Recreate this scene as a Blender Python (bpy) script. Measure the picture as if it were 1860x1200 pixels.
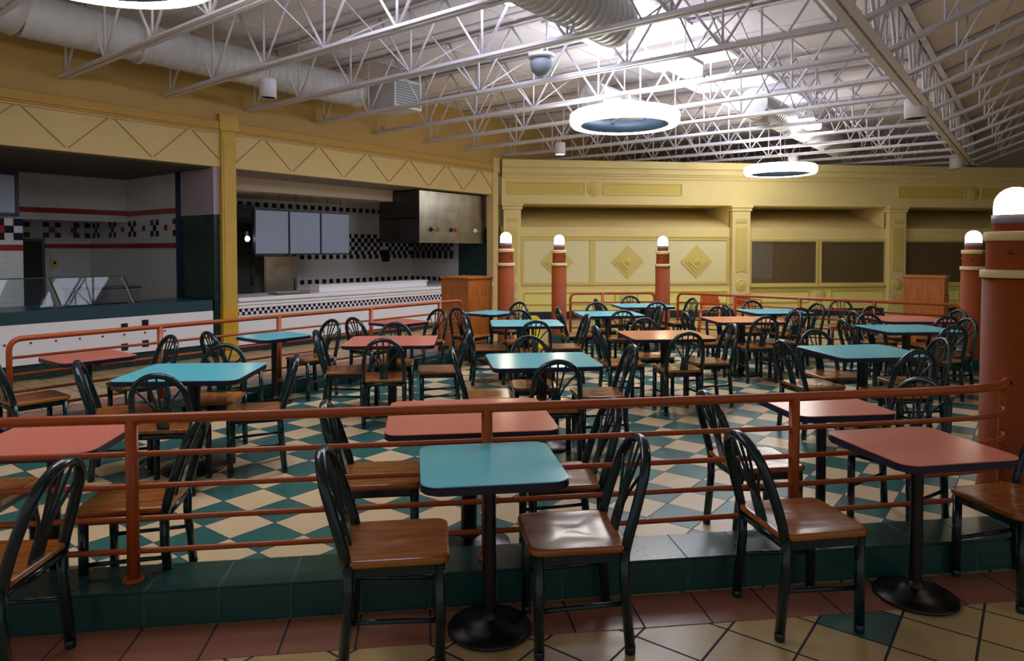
import bpy, bmesh, math, random
from mathutils import Vector, Matrix
random.seed(4)
for o in list(bpy.data.objects): bpy.data.objects.remove(o, do_unlink=True)
SC = bpy.context.scene
COL = SC.collection
PI = math.pi
R2 = math.sqrt(2)

# ---------------------------------------------------------------- camera, world, exposure
cam_d = bpy.data.cameras.new('camera')
cam = bpy.data.objects.new('camera', cam_d); COL.objects.link(cam)
cam.location = (0, 0, 1.70)
cam.rotation_euler = (math.radians(90 - 1.6), 0, math.radians(-7.3))
cam_d.lens = 24.0; cam_d.sensor_width = 36.0; cam_d.sensor_fit = 'HORIZONTAL'
cam_d.shift_y = -0.0594
cam_d.clip_end = 200
SC.camera = cam
SC.view_settings.view_transform = 'Standard'
SC.view_settings.look = 'None'
SC.view_settings.gamma = 1
SC.view_settings.exposure = 0.30
SC.view_settings.use_curve_mapping = False
w = bpy.data.worlds.new('world'); SC.world = w; w.use_nodes = True
w.node_tree.nodes['Background'].inputs[0].default_value = (0.95, 0.97, 1.0, 1)
w.node_tree.nodes['Background'].inputs[1].default_value = 0.30

RING_E, SKY_E, GLOBE_E = 15.0, 9.0, 24.0

# ---------------------------------------------------------------- materials
def lin(c):
    return tuple((x/255/12.92) if x/255 <= 0.04045 else ((x/255+0.055)/1.055)**2.4 for x in c) + (1,)
def newmat(name):
    m = bpy.data.materials.new(name); m.use_nodes = True
    return m, m.node_tree, m.node_tree.nodes['Principled BSDF']
def mat(name, rgb, rough=.5, metal=0, noise=0.0, nscale=8, coat=0, bump=0, bscale=60, spec=.5):
    m, nt, p = newmat(name)
    p.inputs['Roughness'].default_value = rough; p.inputs['Metallic'].default_value = metal
    p.inputs['Specular IOR Level'].default_value = spec
    p.inputs['Coat Weight'].default_value = coat; p.inputs['Coat Roughness'].default_value = .08
    c = lin(rgb)
    tc = nt.nodes.new('ShaderNodeTexCoord')
    n = nt.nodes.new('ShaderNodeTexNoise'); n.inputs['Scale'].default_value = nscale; n.inputs['Detail'].default_value = 5
    nt.links.new(tc.outputs['Object'], n.inputs['Vector'])
    r = nt.nodes.new('ShaderNodeValToRGB')
    k = noise
    r.color_ramp.elements[0].position = .3; r.color_ramp.elements[1].position = .7
    r.color_ramp.elements[0].color = tuple(x*(1-k) for x in c[:3])+(1,)
    r.color_ramp.elements[1].color = tuple(min(1, x*(1+k)) for x in c[:3])+(1,)
    nt.links.new(n.outputs['Fac'], r.inputs['Fac']); nt.links.new(r.outputs['Color'], p.inputs['Base Color'])
    if bump:
        b = nt.nodes.new('ShaderNodeBump'); b.inputs['Strength'].default_value = bump; b.inputs['Distance'].default_value = .01
        n2 = nt.nodes.new('ShaderNodeTexNoise'); n2.inputs['Scale'].default_value = bscale
        nt.links.new(tc.outputs['Object'], n2.inputs['Vector'])
        nt.links.new(n2.outputs['Fac'], b.inputs['Height']); nt.links.new(b.outputs['Normal'], p.inputs['Normal'])
    return m
def emit(name, rgb, strength):
    m, nt, p = newmat(name)
    p.inputs['Base Color'].default_value = (.8, .8, .8, 1)
    p.inputs['Emission Color'].default_value = lin(rgb); p.inputs['Emission Strength'].default_value = strength
    return m
def math_node(nt, op, a, b=None, clamp=False):
    n = nt.nodes.new('ShaderNodeMath'); n.operation = op; n.use_clamp = clamp
    for i, v in enumerate((a, b)):
        if v is None: continue
        if isinstance(v, (int, float)): n.inputs[i].default_value = v
        else: nt.links.new(v, n.inputs[i])
    return n.outputs[0]
def tilemat(name, colors, grout, size, rot, off, pattern='one', gw=.012, rough=.25, var=.08, coords='Position', axes=(0, 1), bump=.25, nza=.14):
    """square tiles laid in a rotated grid; pattern: one / checker / sparse"""
    m, nt, p = newmat(name)
    g = nt.nodes.new('ShaderNodeNewGeometry')
    src = g.outputs['Position']
    if coords == 'Object':
        src = nt.nodes.new('ShaderNodeTexCoord').outputs['Object']
    s = nt.nodes.new('ShaderNodeSeparateXYZ'); nt.links.new(src, s.inputs[0])
    X, Y = s.outputs[axes[0]], s.outputs[axes[1]]
    cr, sr = math.cos(rot), math.sin(rot)
    u = math_node(nt, 'ADD', math_node(nt, 'MULTIPLY', X, cr), math_node(nt, 'MULTIPLY', Y, sr))
    v = math_node(nt, 'ADD', math_node(nt, 'MULTIPLY', X, -sr), math_node(nt, 'MULTIPLY', Y, cr))
    sx, sy = size if isinstance(size, tuple) else (size, size)
    u = math_node(nt, 'DIVIDE', math_node(nt, 'SUBTRACT', u, off[0]), sx)
    v = math_node(nt, 'DIVIDE', math_node(nt, 'SUBTRACT', v, off[1]), sy)
    fu, fv = math_node(nt, 'FLOOR', u), math_node(nt, 'FLOOR', v)
    ru, rv = math_node(nt, 'SUBTRACT', u, fu), math_node(nt, 'SUBTRACT', v, fv)
    def edge(r, sz):
        a = math_node(nt, 'MINIMUM', r, math_node(nt, 'SUBTRACT', 1.0, r))
        return math_node(nt, 'MULTIPLY', a, sz)
    e = math_node(nt, 'MINIMUM', edge(ru, sx), edge(rv, sy))
    mask = math_node(nt, 'GREATER_THAN', e, gw/2)
    if pattern == 'checker':
        f = math_node(nt, 'FLOORED_MODULO', math_node(nt, 'ADD', fu, fv), 2)
        f = math_node(nt, 'GREATER_THAN', f, .5)
    elif pattern == 'sparse':
        a = math_node(nt, 'FLOORED_MODULO', fu, 11); b = math_node(nt, 'FLOORED_MODULO', fv, 11)
        f = math_node(nt, 'MULTIPLY', math_node(nt, 'LESS_THAN', a, .5), math_node(nt, 'LESS_THAN', b, .5))
    else:
        f = math_node(nt, 'MULTIPLY', 0.0, 0.0)
    mix = nt.nodes.new('ShaderNodeMix'); mix.data_type = 'RGBA'
    nt.links.new(f, mix.inputs[0]); mix.inputs[6].default_value = lin(colors[0]); mix.inputs[7].default_value = lin(colors[-1])
    # per-tile variation
    cmb = nt.nodes.new('ShaderNodeCombineXYZ'); nt.links.new(fu, cmb.inputs[0]); nt.links.new(fv, cmb.inputs[1])
    wn = nt.nodes.new('ShaderNodeTexWhiteNoise'); nt.links.new(cmb.outputs[0], wn.inputs['Vector'])
    nz = nt.nodes.new('ShaderNodeTexNoise'); nz.inputs['Scale'].default_value = 6; nz.inputs['Detail'].default_value = 6
    nt.links.new(src, nz.inputs['Vector'])
    vv = math_node(nt, 'ADD', math_node(nt, 'MULTIPLY', wn.outputs['Value'], var), math_node(nt, 'MULTIPLY', nz.outputs['Fac'], nza))
    vv = math_node(nt, 'ADD', vv, 1 - var/2 - nza/2)
    mul = nt.nodes.new('ShaderNodeVectorMath'); mul.operation = 'SCALE'
    nt.links.new(mix.outputs[2], mul.inputs[0]); nt.links.new(vv, mul.inputs['Scale'])
    mg = nt.nodes.new('ShaderNodeMix'); mg.data_type = 'RGBA'
    nt.links.new(mask, mg.inputs[0]); mg.inputs[6].default_value = lin(grout); nt.links.new(mul.outputs[0], mg.inputs[7])
    nt.links.new(mg.outputs[2], p.inputs['Base Color'])
    rr = math_node(nt, 'ADD', math_node(nt, 'MULTIPLY', nz.outputs['Fac'], .15), rough)
    nt.links.new(math_node(nt, 'SUBTRACT', math_node(nt, 'ADD', rr, .4), math_node(nt, 'MULTIPLY', mask, .4)), p.inputs['Roughness'])
    b = nt.nodes.new('ShaderNodeBump'); b.inputs['Strength'].default_value = bump; b.inputs['Distance'].default_value = .003
    nt.links.new(mask, b.inputs['Height']); nt.links.new(b.outputs['Normal'], p.inputs['Normal'])
    return m
def woodmat(name, a, b, rough=.3, axis=0, scale=1.0, coat=.4):
    m, nt, p = newmat(name)
    tc = nt.nodes.new('ShaderNodeTexCoord'); mp = nt.nodes.new('ShaderNodeMapping')
    sc = [22*scale]*3; sc[axis] = 1.6*scale
    mp.inputs['Scale'].default_value = sc
    nt.links.new(tc.outputs['Object'], mp.inputs[0])
    n = nt.nodes.new('ShaderNodeTexNoise'); n.inputs['Scale'].default_value = 1.6; n.inputs['Detail'].default_value = 6; n.inputs['Distortion'].default_value = .15
    nt.links.new(mp.outputs[0], n.inputs['Vector'])
    r = nt.nodes.new('ShaderNodeValToRGB'); r.color_ramp.elements[0].position = .33; r.color_ramp.elements[1].position = .68
    r.color_ramp.elements[0].color = lin(a); r.color_ramp.elements[1].color = lin(b)
    nt.links.new(n.outputs['Fac'], r.inputs[0]); nt.links.new(r.outputs[0], p.inputs['Base Color'])
    p.inputs['Roughness'].default_value = rough; p.inputs['Coat Weight'].default_value = coat; p.inputs['Coat Roughness'].default_value = .15
    return m

M = {}
CREAM, GREEN = (212, 186, 146), (46, 100, 96)
M['floor_outer'] = tilemat('cream_floor_tile', [(190, 162, 110), (38, 92, 84)], (32, 26, 40), .30, PI/4, (-7.15+14.75/R2, 14.75/R2-9.65-.3), 'sparse', gw=.011)
M['floor_inner'] = tilemat('checker_floor_tile', [CREAM, GREEN], (52, 52, 66), .30, PI/4, (-7.70+14.75/R2, 14.75/R2-6.08), 'checker', gw=.007)
M['floor_pink'] = tilemat('pink_border_tile', [(146, 92, 70)], (44, 26, 36), (.32, .30), 0, (.02, 2.92), gw=.010)
M['kerb_tile'] = tilemat('green_kerb_tile', [(32, 74, 70)], (60, 80, 80), (.32, 9.0), 0, (.02, -3.3), gw=.008, rough=.18)
M['kerb_tile_diag'] = tilemat('green_kerb_tile_diagonal', [(32, 74, 70)], (60, 80, 80), (.32, 50.0), PI/4, (.02, -33), gw=.008, rough=.18)
M['kerb_tile_diag2'] = tilemat('green_kerb_tile_other_diagonal', [(32, 74, 70)], (60, 80, 80), (.32, 50.0), -PI/4, (.02, -33), gw=.008, rough=.18)
M['white_tile'] = tilemat('white_wall_tile', [(205, 205, 205)], (170, 170, 170), .10, 0, (0, 0), gw=.004, rough=.12, coords='Object', axes=(0, 2), var=.04)
M['green_tile'] = tilemat('dark_green_wall_tile', [(20, 50, 46)], (52, 80, 74), .20, 0, (0, 0), gw=.006, rough=.2, coords='Object', axes=(0, 2), var=.12, nza=.04)
M['counter_teal'] = tilemat('teal_counter_tile', [(28, 82, 92)], (24, 60, 70), .20, 0, (0, 0), gw=.005, rough=.22, coords='Object', axes=(0, 1), var=.08)
M['chair_green'] = mat('dark_green_enamel', (4, 36, 42), rough=.2, noise=.15, coat=.35, spec=.35)
M['seat_wood'] = woodmat('varnished_oak_seat', (134, 72, 18), (172, 100, 30), rough=.26, axis=0)
M['laminate_teal'] = mat('turquoise_laminate', (100, 200, 216), rough=.22, noise=.05, nscale=120)
M['laminate_pink'] = mat('salmon_laminate', (222, 130, 112), rough=.22, noise=.06, nscale=120)
M['laminate_orange'] = mat('orange_laminate', (224, 140, 92), rough=.22, noise=.06, nscale=120)
M['edge_navy'] = mat('navy_table_edging', (22, 22, 52), rough=.3)
M['cast_black'] = mat('black_cast_iron', (14, 12, 16), rough=.32, noise=.3, nscale=12)
M['rail_red'] = mat('terracotta_paint', (166, 75, 29), rough=.36, noise=.06, nscale=10, coat=.1, spec=.35)
M['bollard_red'] = mat('brick_red_paint', (138, 64, 27), rough=.6, noise=.08, nscale=4, spec=.15)
M['cream_band'] = mat('cream_band_paint', (214, 190, 134), rough=.5)
M['lamp_collar'] = mat('grey_lamp_collar', (150, 140, 158), rough=.4)
M['bolt'] = mat('brown_bolt', (90, 34, 24), rough=.3)
M['globe'] = emit('lamp_globe_glow', (255, 238, 205), GLOBE_E)
M['ring_glow'] = emit('ring_lamp_glow', (250, 246, 240), RING_E)
M['ring_inner'] = mat('ring_inner_grey', (70, 92, 110), rough=.4)
M['skylight'] = emit('skylight_daylight', (225, 232, 255), SKY_E)
M['ochre_wall'] = mat('ochre_wall_paint', (186, 152, 88), rough=.7, noise=.05, nscale=2)
M['frieze'] = mat('pale_yellow_frieze_paint', (208, 182, 122), rough=.65, noise=.03, nscale=3)
M['ochre_trim'] = mat('deep_ochre_trim_paint', (184, 144, 66), rough=.6, noise=.05)
M['groove'] = mat('brown_moulding_line', (158, 126, 76), rough=.6)
M['pilaster_yellow'] = mat('mustard_pilaster_paint', (196, 158, 62), rough=.55, noise=.05)
M['pilaster_low'] = mat('deep_mustard_plinth_paint', (200, 156, 34), rough=.5, noise=.05)
M['far_wall'] = mat('cream_yellow_wall_paint', (222, 202, 136), rough=.65, noise=.03, nscale=2)
M['far_panel'] = mat('pale_panel_paint', (220, 210, 156), rough=.65, noise=.02)
M['far_mould'] = mat('yellow_moulding_paint', (208, 188, 104), rough=.6)
M['far_yellow'] = mat('strong_yellow_panel_paint', (208, 184, 84), rough=.6)
M['far_low'] = mat('bright_yellow_lower_wall_paint', (232, 218, 124), rough=.6)
M['base_dark'] = mat('dark_teal_skirting', (24, 42, 50), rough=.3)
M['deck'] = mat('white_roof_deck', (226, 222, 228), rough=.8, noise=.10, nscale=1.2, bump=.2, bscale=4)
M['deck_slope'] = mat('beige_roof_deck', (232, 220, 208), rough=.8, noise=.12, nscale=1.0)
M['steel_white'] = mat('white_painted_steel', (205, 200, 206), rough=.45, noise=.06)
M['duct'] = mat('white_spiral_duct_paint', (196, 196, 196), rough=.4, noise=.05)
M['diffuser'] = mat('grey_perforated_diffuser', (120, 128, 138), rough=.6)
M['black'] = mat('matt_black', (10, 9, 10), rough=.6)
M['dark_void'] = mat('dim_tan_wall', (126, 108, 84), rough=.9)
M['mauve'] = mat('mauve_grey_paint', (168, 150, 158), rough=.7)
M['bulkhead'] = mat('beige_bulkhead_paint', (206, 192, 170), rough=.7)
M['soffit'] = mat('grey_beige_soffit_paint', (140, 128, 122), rough=.7)
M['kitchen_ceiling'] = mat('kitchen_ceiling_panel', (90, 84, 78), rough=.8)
M['red_tile'] = mat('red_stripe_tile', (150, 26, 34), rough=.2)
M['navy_tile'] = mat('navy_accent_tile', (14, 16, 46), rough=.15)
M['black_tile'] = mat('black_accent_tile', (10, 10, 22), rough=.15)
M['white_gloss'] = mat('white_gloss_laminate', (236, 234, 238), rough=.22)
M['steel'] = mat('brushed_stainless_steel', (170, 165, 155), rough=.28, metal=1, noise=.25, nscale=3)
M['steel_dull'] = mat('dull_stainless_steel', (92, 88, 86), rough=.45, metal=1, noise=.2, nscale=3)
M['menu'] = mat('blank_blue_grey_menu_panel', (144, 156, 180), rough=.35)
M['menu_frame'] = mat('navy_menu_frame', (20, 30, 56), rough=.3)
M['bin_wood'] = woodmat('honey_oak_panel', (150, 80, 26), (186, 110, 44), rough=.4, axis=2, coat=.2)
M['highchair_wood'] = woodmat('orange_wood', (170, 78, 26), (202, 106, 44), rough=.35, axis=2)
M['yellow_plastic'] = mat('yellow_plastic', (232, 200, 20), rough=.4)
M['brass'] = mat('brass_fitting', (190, 120, 50), rough=.3, metal=.8)
M['red_cap'] = mat('red_cap', (180, 40, 30), rough=.4)
M['blind'] = tilemat('woven_brown_blind', [(150, 114, 72)], (92, 68, 42), (.02, .014), 0, (0, 0), gw=.004, rough=.6, coords='Object', axes=(0, 2), var=.3)
m, nt, p = newmat('window_glass'); nt.nodes.remove(p); tr = nt.nodes.new('ShaderNodeBsdfTransparent'); gl = nt.nodes.new('ShaderNodeBsdfGlossy'); gl.inputs['Roughness'].default_value = .02
tr.inputs[0].default_value = (.88, .93, .92, 1); lw_ = nt.nodes.new('ShaderNodeLayerWeight'); lw_.inputs[0].default_value = .5
fr_ = nt.nodes.new('ShaderNodeMath'); fr_.operation = 'MULTIPLY_ADD'; fr_.inputs[1].default_value = .25; fr_.inputs[2].default_value = .05
pw_ = nt.nodes.new('ShaderNodeMath'); pw_.operation = 'POWER'; pw_.inputs[1].default_value = 4; nt.links.new(lw_.outputs['Facing'], pw_.inputs[0]); nt.links.new(pw_.outputs[0], fr_.inputs[0])
mx = nt.nodes.new('ShaderNodeMixShader'); nt.links.new(fr_.outputs[0], mx.inputs[0]); nt.links.new(tr.outputs[0], mx.inputs[1]); nt.links.new(gl.outputs[0], mx.inputs[2])
nt.links.new(mx.outputs[0], nt.nodes['Material Output'].inputs[0]); M['glass'] = m
m2 = m.copy(); m2.name = 'clear_guard_glass'; M['guard_glass'] = m2
for q in m2.node_tree.nodes:
    if q.type == 'MATH' and q.operation == 'MULTIPLY_ADD': q.inputs[1].default_value = .05; q.inputs[2].default_value = .012

# ---------------------------------------------------------------- mesh helpers
def V3(*a): return Vector(a)
def box(bm, x0, x1, y0, y1, z0, z1, bev=0, mi=0, T=None):
    vs = [Vector((x, y, z)) for x in (x0, x1) for y in (y0, y1) for z in (z0, z1)]
    if T: vs = [T @ v for v in vs]
    v = [bm.verts.new(q) for q in vs]
    fs = []
    for f in ((0, 1, 3, 2), (4, 6, 7, 5), (0, 4, 5, 1), (2, 3, 7, 6), (0, 2, 6, 4), (1, 5, 7, 3)):
        fc = bm.faces.new([v[i] for i in f]); fc.material_index = mi; fs.append(fc)
    if bev:
        es = set(e for f in fs for e in f.edges)
        r = bmesh.ops.bevel(bm, geom=list(es), offset=bev, segments=2, affect='EDGES', profile=.5)
        for f in r['faces']: f.material_index = mi
def tube(bm, pts, ra, rb=None, n=10, mi=0, cap=True, up=Vector((0, 0, 1)), closed=False, smooth=True):
    """sweep an ellipse (ra across, rb along 'up') on a path; ra may be a list"""
    pts = [Vector(p) for p in pts]; N = len(pts)
    rb = ra if rb is None else rb
    rings = []
    prev = None
    for i, p in enumerate(pts):
        if closed: t = pts[(i+1) % N] - pts[i-1]
        else: t = pts[min(i+1, N-1)] - pts[max(i-1, 0)]
        t.normalize()
        if prev is None:
            a = t.cross(up)
            if a.length < .05: a = t.cross(Vector((1, 0, 0)))
        else:
            a = prev - t*prev.dot(t)
        a.normalize(); prev = a.copy(); b = a.cross(t)
        A = ra[i] if isinstance(ra, (list, tuple)) else ra
        B = rb[i] if isinstance(rb, (list, tuple)) else rb
        if n == 4:
            ring = [bm.verts.new(p + a*A*sx + b*B*sy) for sx, sy in ((1, 1), (-1, 1), (-1, -1), (1, -1))]
        else:
            ring = [bm.verts.new(p + a*A*math.cos(2*PI*k/n) + b*B*math.sin(2*PI*k/n)) for k in range(n)]
        rings.append(ring)
    m_ = N if closed else N-1
    for i in range(m_):
        r0, r1 = rings[i], rings[(i+1) % N]
        for k in range(n):
            f = bm.faces.new((r0[k], r0[(k+1) % n], r1[(k+1) % n], r1[k])); f.material_index = mi; f.smooth = smooth and n > 4
    if cap and not closed:
        f = bm.faces.new(rings[0][::-1]); f.material_index = mi
        f = bm.faces.new(rings[-1]); f.material_index = mi
def lathe(bm, prof, n=24, c=(0, 0), mi=0, smooth=True, T=None):
    rings = []
    for r, z in prof:
        if r < 1e-6:
            q = Vector((c[0], c[1], z)); rings.append([bm.verts.new(T @ q if T else q)])
        else:
            ring = []
            for k in range(n):
                q = Vector((c[0]+r*math.cos(2*PI*k/n), c[1]+r*math.sin(2*PI*k/n), z))
                ring.append(bm.verts.new(T @ q if T else q))
            rings.append(ring)
    for a, b in zip(rings, rings[1:]):
        for k in range(n):
            k2 = (k+1) % n
            if len(a) == 1 and len(b) == 1: continue
            if len(a) == 1: f = bm.faces.new((a[0], b[k2], b[k]))
            elif len(b) == 1: f = bm.faces.new((a[k], a[k2], b[0]))
            else: f = bm.faces.new((a[k], a[k2], b[k2], b[k]))
            f.material_index = mi; f.smooth = smooth
def prism(bm, poly, z0, z1, mi=0, T=None):
    a = [Vector((x, y, z0)) for x, y in poly]; b = [Vector((x, y, z1)) for x, y in poly]
    if T: a = [T @ q for q in a]; b = [T @ q for q in b]
    a = [bm.verts.new(q) for q in a]; b = [bm.verts.new(q) for q in b]; n = len(poly)
    fs = [bm.faces.new(a[::-1]), bm.faces.new(b)]
    for i in range(n): fs.append(bm.faces.new((a[i], a[(i+1) % n], b[(i+1) % n], b[i])))
    for f in fs: f.material_index = mi
    return fs
def rrect(w, d, r, seg=5):
    out = []
    for cx, cy, a0 in ((w/2-r, d/2-r, 0), (-w/2+r, d/2-r, 90), (-w/2+r, -d/2+r, 180), (w/2-r, -d/2+r, 270)):
        for k in range(seg+1):
            a = math.radians(a0+90*k/seg); out.append((cx+r*math.cos(a), cy+r*math.sin(a)))
    return out
def obj(name, bm, mats, parent=None, mw=None):
    bmesh.ops.recalc_face_normals(bm, faces=bm.faces)
    me = bpy.data.meshes.new(name); bm.to_mesh(me); bm.free()
    for mm in (mats if isinstance(mats, (list, tuple)) else [mats]): me.materials.append(M[mm])
    o = bpy.data.objects.new(name, me); COL.objects.link(o)
    if parent: o.parent = parent
    if mw is not None: o.matrix_world = mw
    return o
def NB(): return bmesh.new()
def tag(o, label, cat, group=None):
    o['label'] = label; o['category'] = cat
    if group: o['group'] = group
    return o
def thing(name, label, cat, loc=(0, 0, 0), rz=0, group=None):
    o = bpy.data.objects.new(name, None); COL.objects.link(o)
    o.location = loc; o.rotation_euler = (0, 0, rz); o.empty_display_size = .1
    return tag(o, label, cat, group)
def struct(name, bm, mats, parent=None, loc=None, rz=0):
    o = obj(name, bm, mats, parent)
    if loc is not None: o.location = loc; o.rotation_euler = (0, 0, rz)
    if parent is None: o['kind'] = 'structure'
    return o
def copy_tree(o, parent=None):
    c = o.copy(); COL.objects.link(c)
    if parent: c.parent = parent
    for ch in list(o.children): copy_tree(ch, c)
    return c
def W(s, t, z=0.0): return Vector(((s+t)/R2, 14.75+(s-t)/R2, z))
# local frame of the counter wall: x along the wall (s), y towards the shops (-t)
LW_LOC = (0, 14.75, 0); LW_RZ = PI/4          # local (x, y) -> s = x, t = -y
TL = Matrix.Translation(LW_LOC) @ Matrix.Rotation(LW_RZ, 4, 'Z')
def lw(name, bm, mats, parent=None):          # object whose mesh is in wall coordinates
    o = obj(name, bm, mats, parent)
    if parent is None: o.location = LW_LOC; o.rotation_euler = (0, 0, LW_RZ)
    return o
def lws(name, bm, mats):
    o = lw(name, bm, mats); o['kind'] = 'structure'; return o
def lthing(name, label, cat, s, t, z=0, group=None, rz=0):
    p = W(s, t, z); return thing(name, label, cat, p, LW_RZ+rz, group)

# ================================================================ FLOOR, KERBS
bm = NB(); box(bm, -18, 24, -6, 25, -.12, 0); struct('floor', bm, 'floor_outer')
LY = 10.1     # left railing line: y = x + LY
inner = [(-4.1, 3.45), (3.45, 3.45), (3.85, 3.85), (8.2, 8.35), (4.25, 12.3), (2.4, 12.3), (-4.1, 5.9)]
bm = NB(); prism(bm, inner, -.02, .003); struct('floor', bm, 'floor_inner')
bm = NB(); box(bm, -6, 7, 2.93, 3.21, -.02, .003); struct('trim_1', bm, 'floor_pink')
KH = .163
def kerb_poly(name, poly, matn):
    bm = NB(); prism(bm, poly, 0, KH)
    es = [e for e in bm.edges if all(abs(v.co.z-KH) < 1e-5 for v in e.verts)]
    bmesh.ops.bevel(bm, geom=es, offset=.012, segments=2, affect='EDGES')
    return struct(name, bm, matn)
kerb_poly('trim_2', [(-5, 3.2), (3.6, 3.24), (4.12, 3.66), (4.12, 4.2), (3.75, 4.2), (3.42, 3.52), (-5, 3.49)], 'kerb_tile')
def strip(a, b, w):
    a = Vector(a); b = Vector(b); d = (b-a).normalized(); n = Vector((-d.y, d.x))*w/2
    return [tuple(a-n), tuple(b-n), tuple(b+n), tuple(a+n)]
kerb_poly('trim_3', strip((-3.95, -3.95+LY), (1.45, 1.45+LY), .31), 'kerb_tile_diag')
kerb_poly('trim_4', strip((2.25, 12.2), (4.25, 12.2), .30), 'kerb_tile')
kerb_poly('trim_5', strip((4.30, 12.31), (8.02, 8.42), .31), 'kerb_tile_diag2')
# pink border outside the left kerb
bm = NB(); prism(bm, strip((-6.5, -6.5+LY+1.55), (.2, .2+LY+1.55), .34), -.02, .003)
struct('trim_6', bm, 'floor_pink')

# ================================================================ LEFT (COUNTER) WALL
S0 = -15.0
bm = NB()
box(bm, S0, 12, 0, .12, 3.55, 5.2)                      # upper wall
lws('wall_left', bm, 'ochre_wall')
bm = NB(); box(bm, S0, 2.36, -.012, .10, 3.04, 3.62)     # frieze
lws('wall_left', bm, 'frieze')
bm = NB(); box(bm, S0, 2.40, -.07, 0, 3.63, 3.76, .008); box(bm, S0, 2.40, -.045, 0, 3.60, 3.635)
lws('trim_7', bm, 'ochre_trim')
bm = NB()                                               # zigzag mouldings
def zig(x, xb, xe, up0):
    pass
P_ = 1.125
def zline(bm, s0, z0, s1, z1, w=.012):
    d = Vector((s1-s0, 0, z1-z0)); L = d.length; ang = math.atan2(z1-z0, s1-s0)
    T = Matrix.Translation((s0, -.018, z0)) @ Matrix.Rotation(-ang, 4, 'Y')
    box(bm, 0, L, -.008, .008, -w/2, w/2, T=T)
for bay in ([-7.34-4*P_ + k*P_ for k in range(7)], [-3.83 + k*P_ for k in range(6)]):
    for a in bay:
        lo, hi = (-4.62, -99) if a < -4.7 else (2.3, -4.33)
        for s0, s1 in ((a+.045, a+P_/2-.02), (a-.045, a-P_/2+.02)):
            x0, z0, x1, z1 = s0, 3.56, s1, 3.09
            lim = (-99, -4.62) if a < -4.7 else (-4.33, 2.3)
            if x0 > lim[1] or x0 < lim[0]: continue
            if x1 > lim[1]: f = (lim[1]-x0)/(x1-x0); x1 = lim[1]; z1 = z0+(z1-z0)*f
            if x1 < lim[0]: f = (lim[0]-x0)/(x1-x0); x1 = lim[0]; z1 = z0+(z1-z0)*f
            zline(bm, x0, z0, x1, z1)
box(bm, S0, -4.62, -.02, -.01, 3.565, 3.575); box(bm, -4.33, 2.3, -.02, -.01, 3.565, 3.575)
lws('trim_8', bm, 'groove')
bm = NB(); box(bm, -4.60, -4.35, -.06, .16, 0, 3.74, .006); box(bm, -4.64, -4.31, -.09, .10, 3.62, 3.88, .01)
box(bm, -4.565, -4.385, -.068, -.05, .75, 3.5)
lws('trim_9', bm, 'pilaster_yellow')
bm = NB(); box(bm, -4.605, -4.345, -.066, .05, 0, .80, .004); lws('trim_50', bm, 'pilaster_low')
bm = NB(); box(bm, 2.27, 2.46, -.05, .16, 0, 3.62, .006); box(bm, 2.25, 2.5, -.08, .10, 3.58, 3.93, .01)
lws('trim_10', bm, 'frieze')
# --- left shop shell
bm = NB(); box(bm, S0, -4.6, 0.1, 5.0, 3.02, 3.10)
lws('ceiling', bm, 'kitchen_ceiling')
bm = NB(); box(bm, S0, -4.7, 4.8, 4.95, 0, 3.04)
# bulkhead
box(bm, -9.5, -4.7, 3.14, 3.3, 2.23, 3.04)
lws('wall_back', bm, 'white_tile')
bm = NB()                                                # side wall of shop, tiled, in its own frame
box(bm, 1.1, 4.8, -.12, 0, 0, 3.04)
o = struct('wall_right', bm, 'white_tile', loc=W(-4.7, 0), rz=LW_RZ+PI/2)
bm = NB(); box(bm, 0.02, 1.1, -.14, .10, 2.28, 3.04); o = struct('wall_right', bm, 'mauve', loc=W(-4.6, 0), rz=LW_RZ+PI/2)
bm = NB(); box(bm, 0.02, 1.1, -.14, .10, 0, 2.28); o = struct('wall_right', bm, 'green_tile', loc=W(-4.6, 0), rz=LW_RZ+PI/2)
bm = NB(); box(bm, -4.76, -4.70, 1.08, 1.14, .86, 3.04); lws('trim_11', bm, 'menu_frame')
# red stripes and mosaics of accent tiles
bm = NB(); box(bm, -9.4, -4.7, 3.125, 3.145, 2.35, 2.44); box(bm, -4.72, -4.695, 1.14, 3.14, 2.34, 2.43)
box(bm, -5.5, -4.7, 4.785, 4.81, 1.745, 1.83); box(bm, -4.72, -4.695, 1.14, 4.8, 1.745, 1.83)
for q in (2.43, 1.60, 3.3): box(bm, -4.715, -4.695, q-.05, q+.05, 2.05, 2.15)
box(bm, -5.0-.05, -5.0+.05, 4.785, 4.81, 2.05, 2.15); box(bm, -5.43, -5.33, 4.785, 4.81, 2.05, 2.15)
lws('trim_12', bm, 'red_tile')
bm = NB()
for q0 in (2.9, 2.02, 1.2, 3.75, 4.5):
    for dq in (-.1, .1):
        for dz in (-.1, .1): box(bm, -4.712, -4.695, q0+dq-.05, q0+dq+.05, 2.1+dz-.05, 2.1+dz+.05)
    box(bm, -4.712, -4.695, q0-.05, q0+.05, 2.05, 2.15)
for q0 in (-5.38, -4.85, -5.9):
    for dq in (-.1, .1):
        for dz in (-.1, .1): box(bm, q0+dq-.05, q0+dq+.05, 4.788, 4.81, 2.1+dz-.05, 2.1+dz+.05)
lws('trim_13', bm, 'navy_tile')
# dark doorway in the back wall
bm = NB(); box(bm, -5.93, -5.57, 4.77, 4.82, 0, 1.88); d1 = lws('door_1', bm, 'black')
bm = NB(); box(bm, -5.98, -5.93, 4.74, 4.82, 0, 1.93); box(bm, -5.57, -5.52, 4.74, 4.82, 0, 1.93); box(bm, -5.98, -5.52, 4.74, 4.82, 1.88, 1.93)
lw('door_frame', bm, 'steel_dull', d1)
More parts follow.
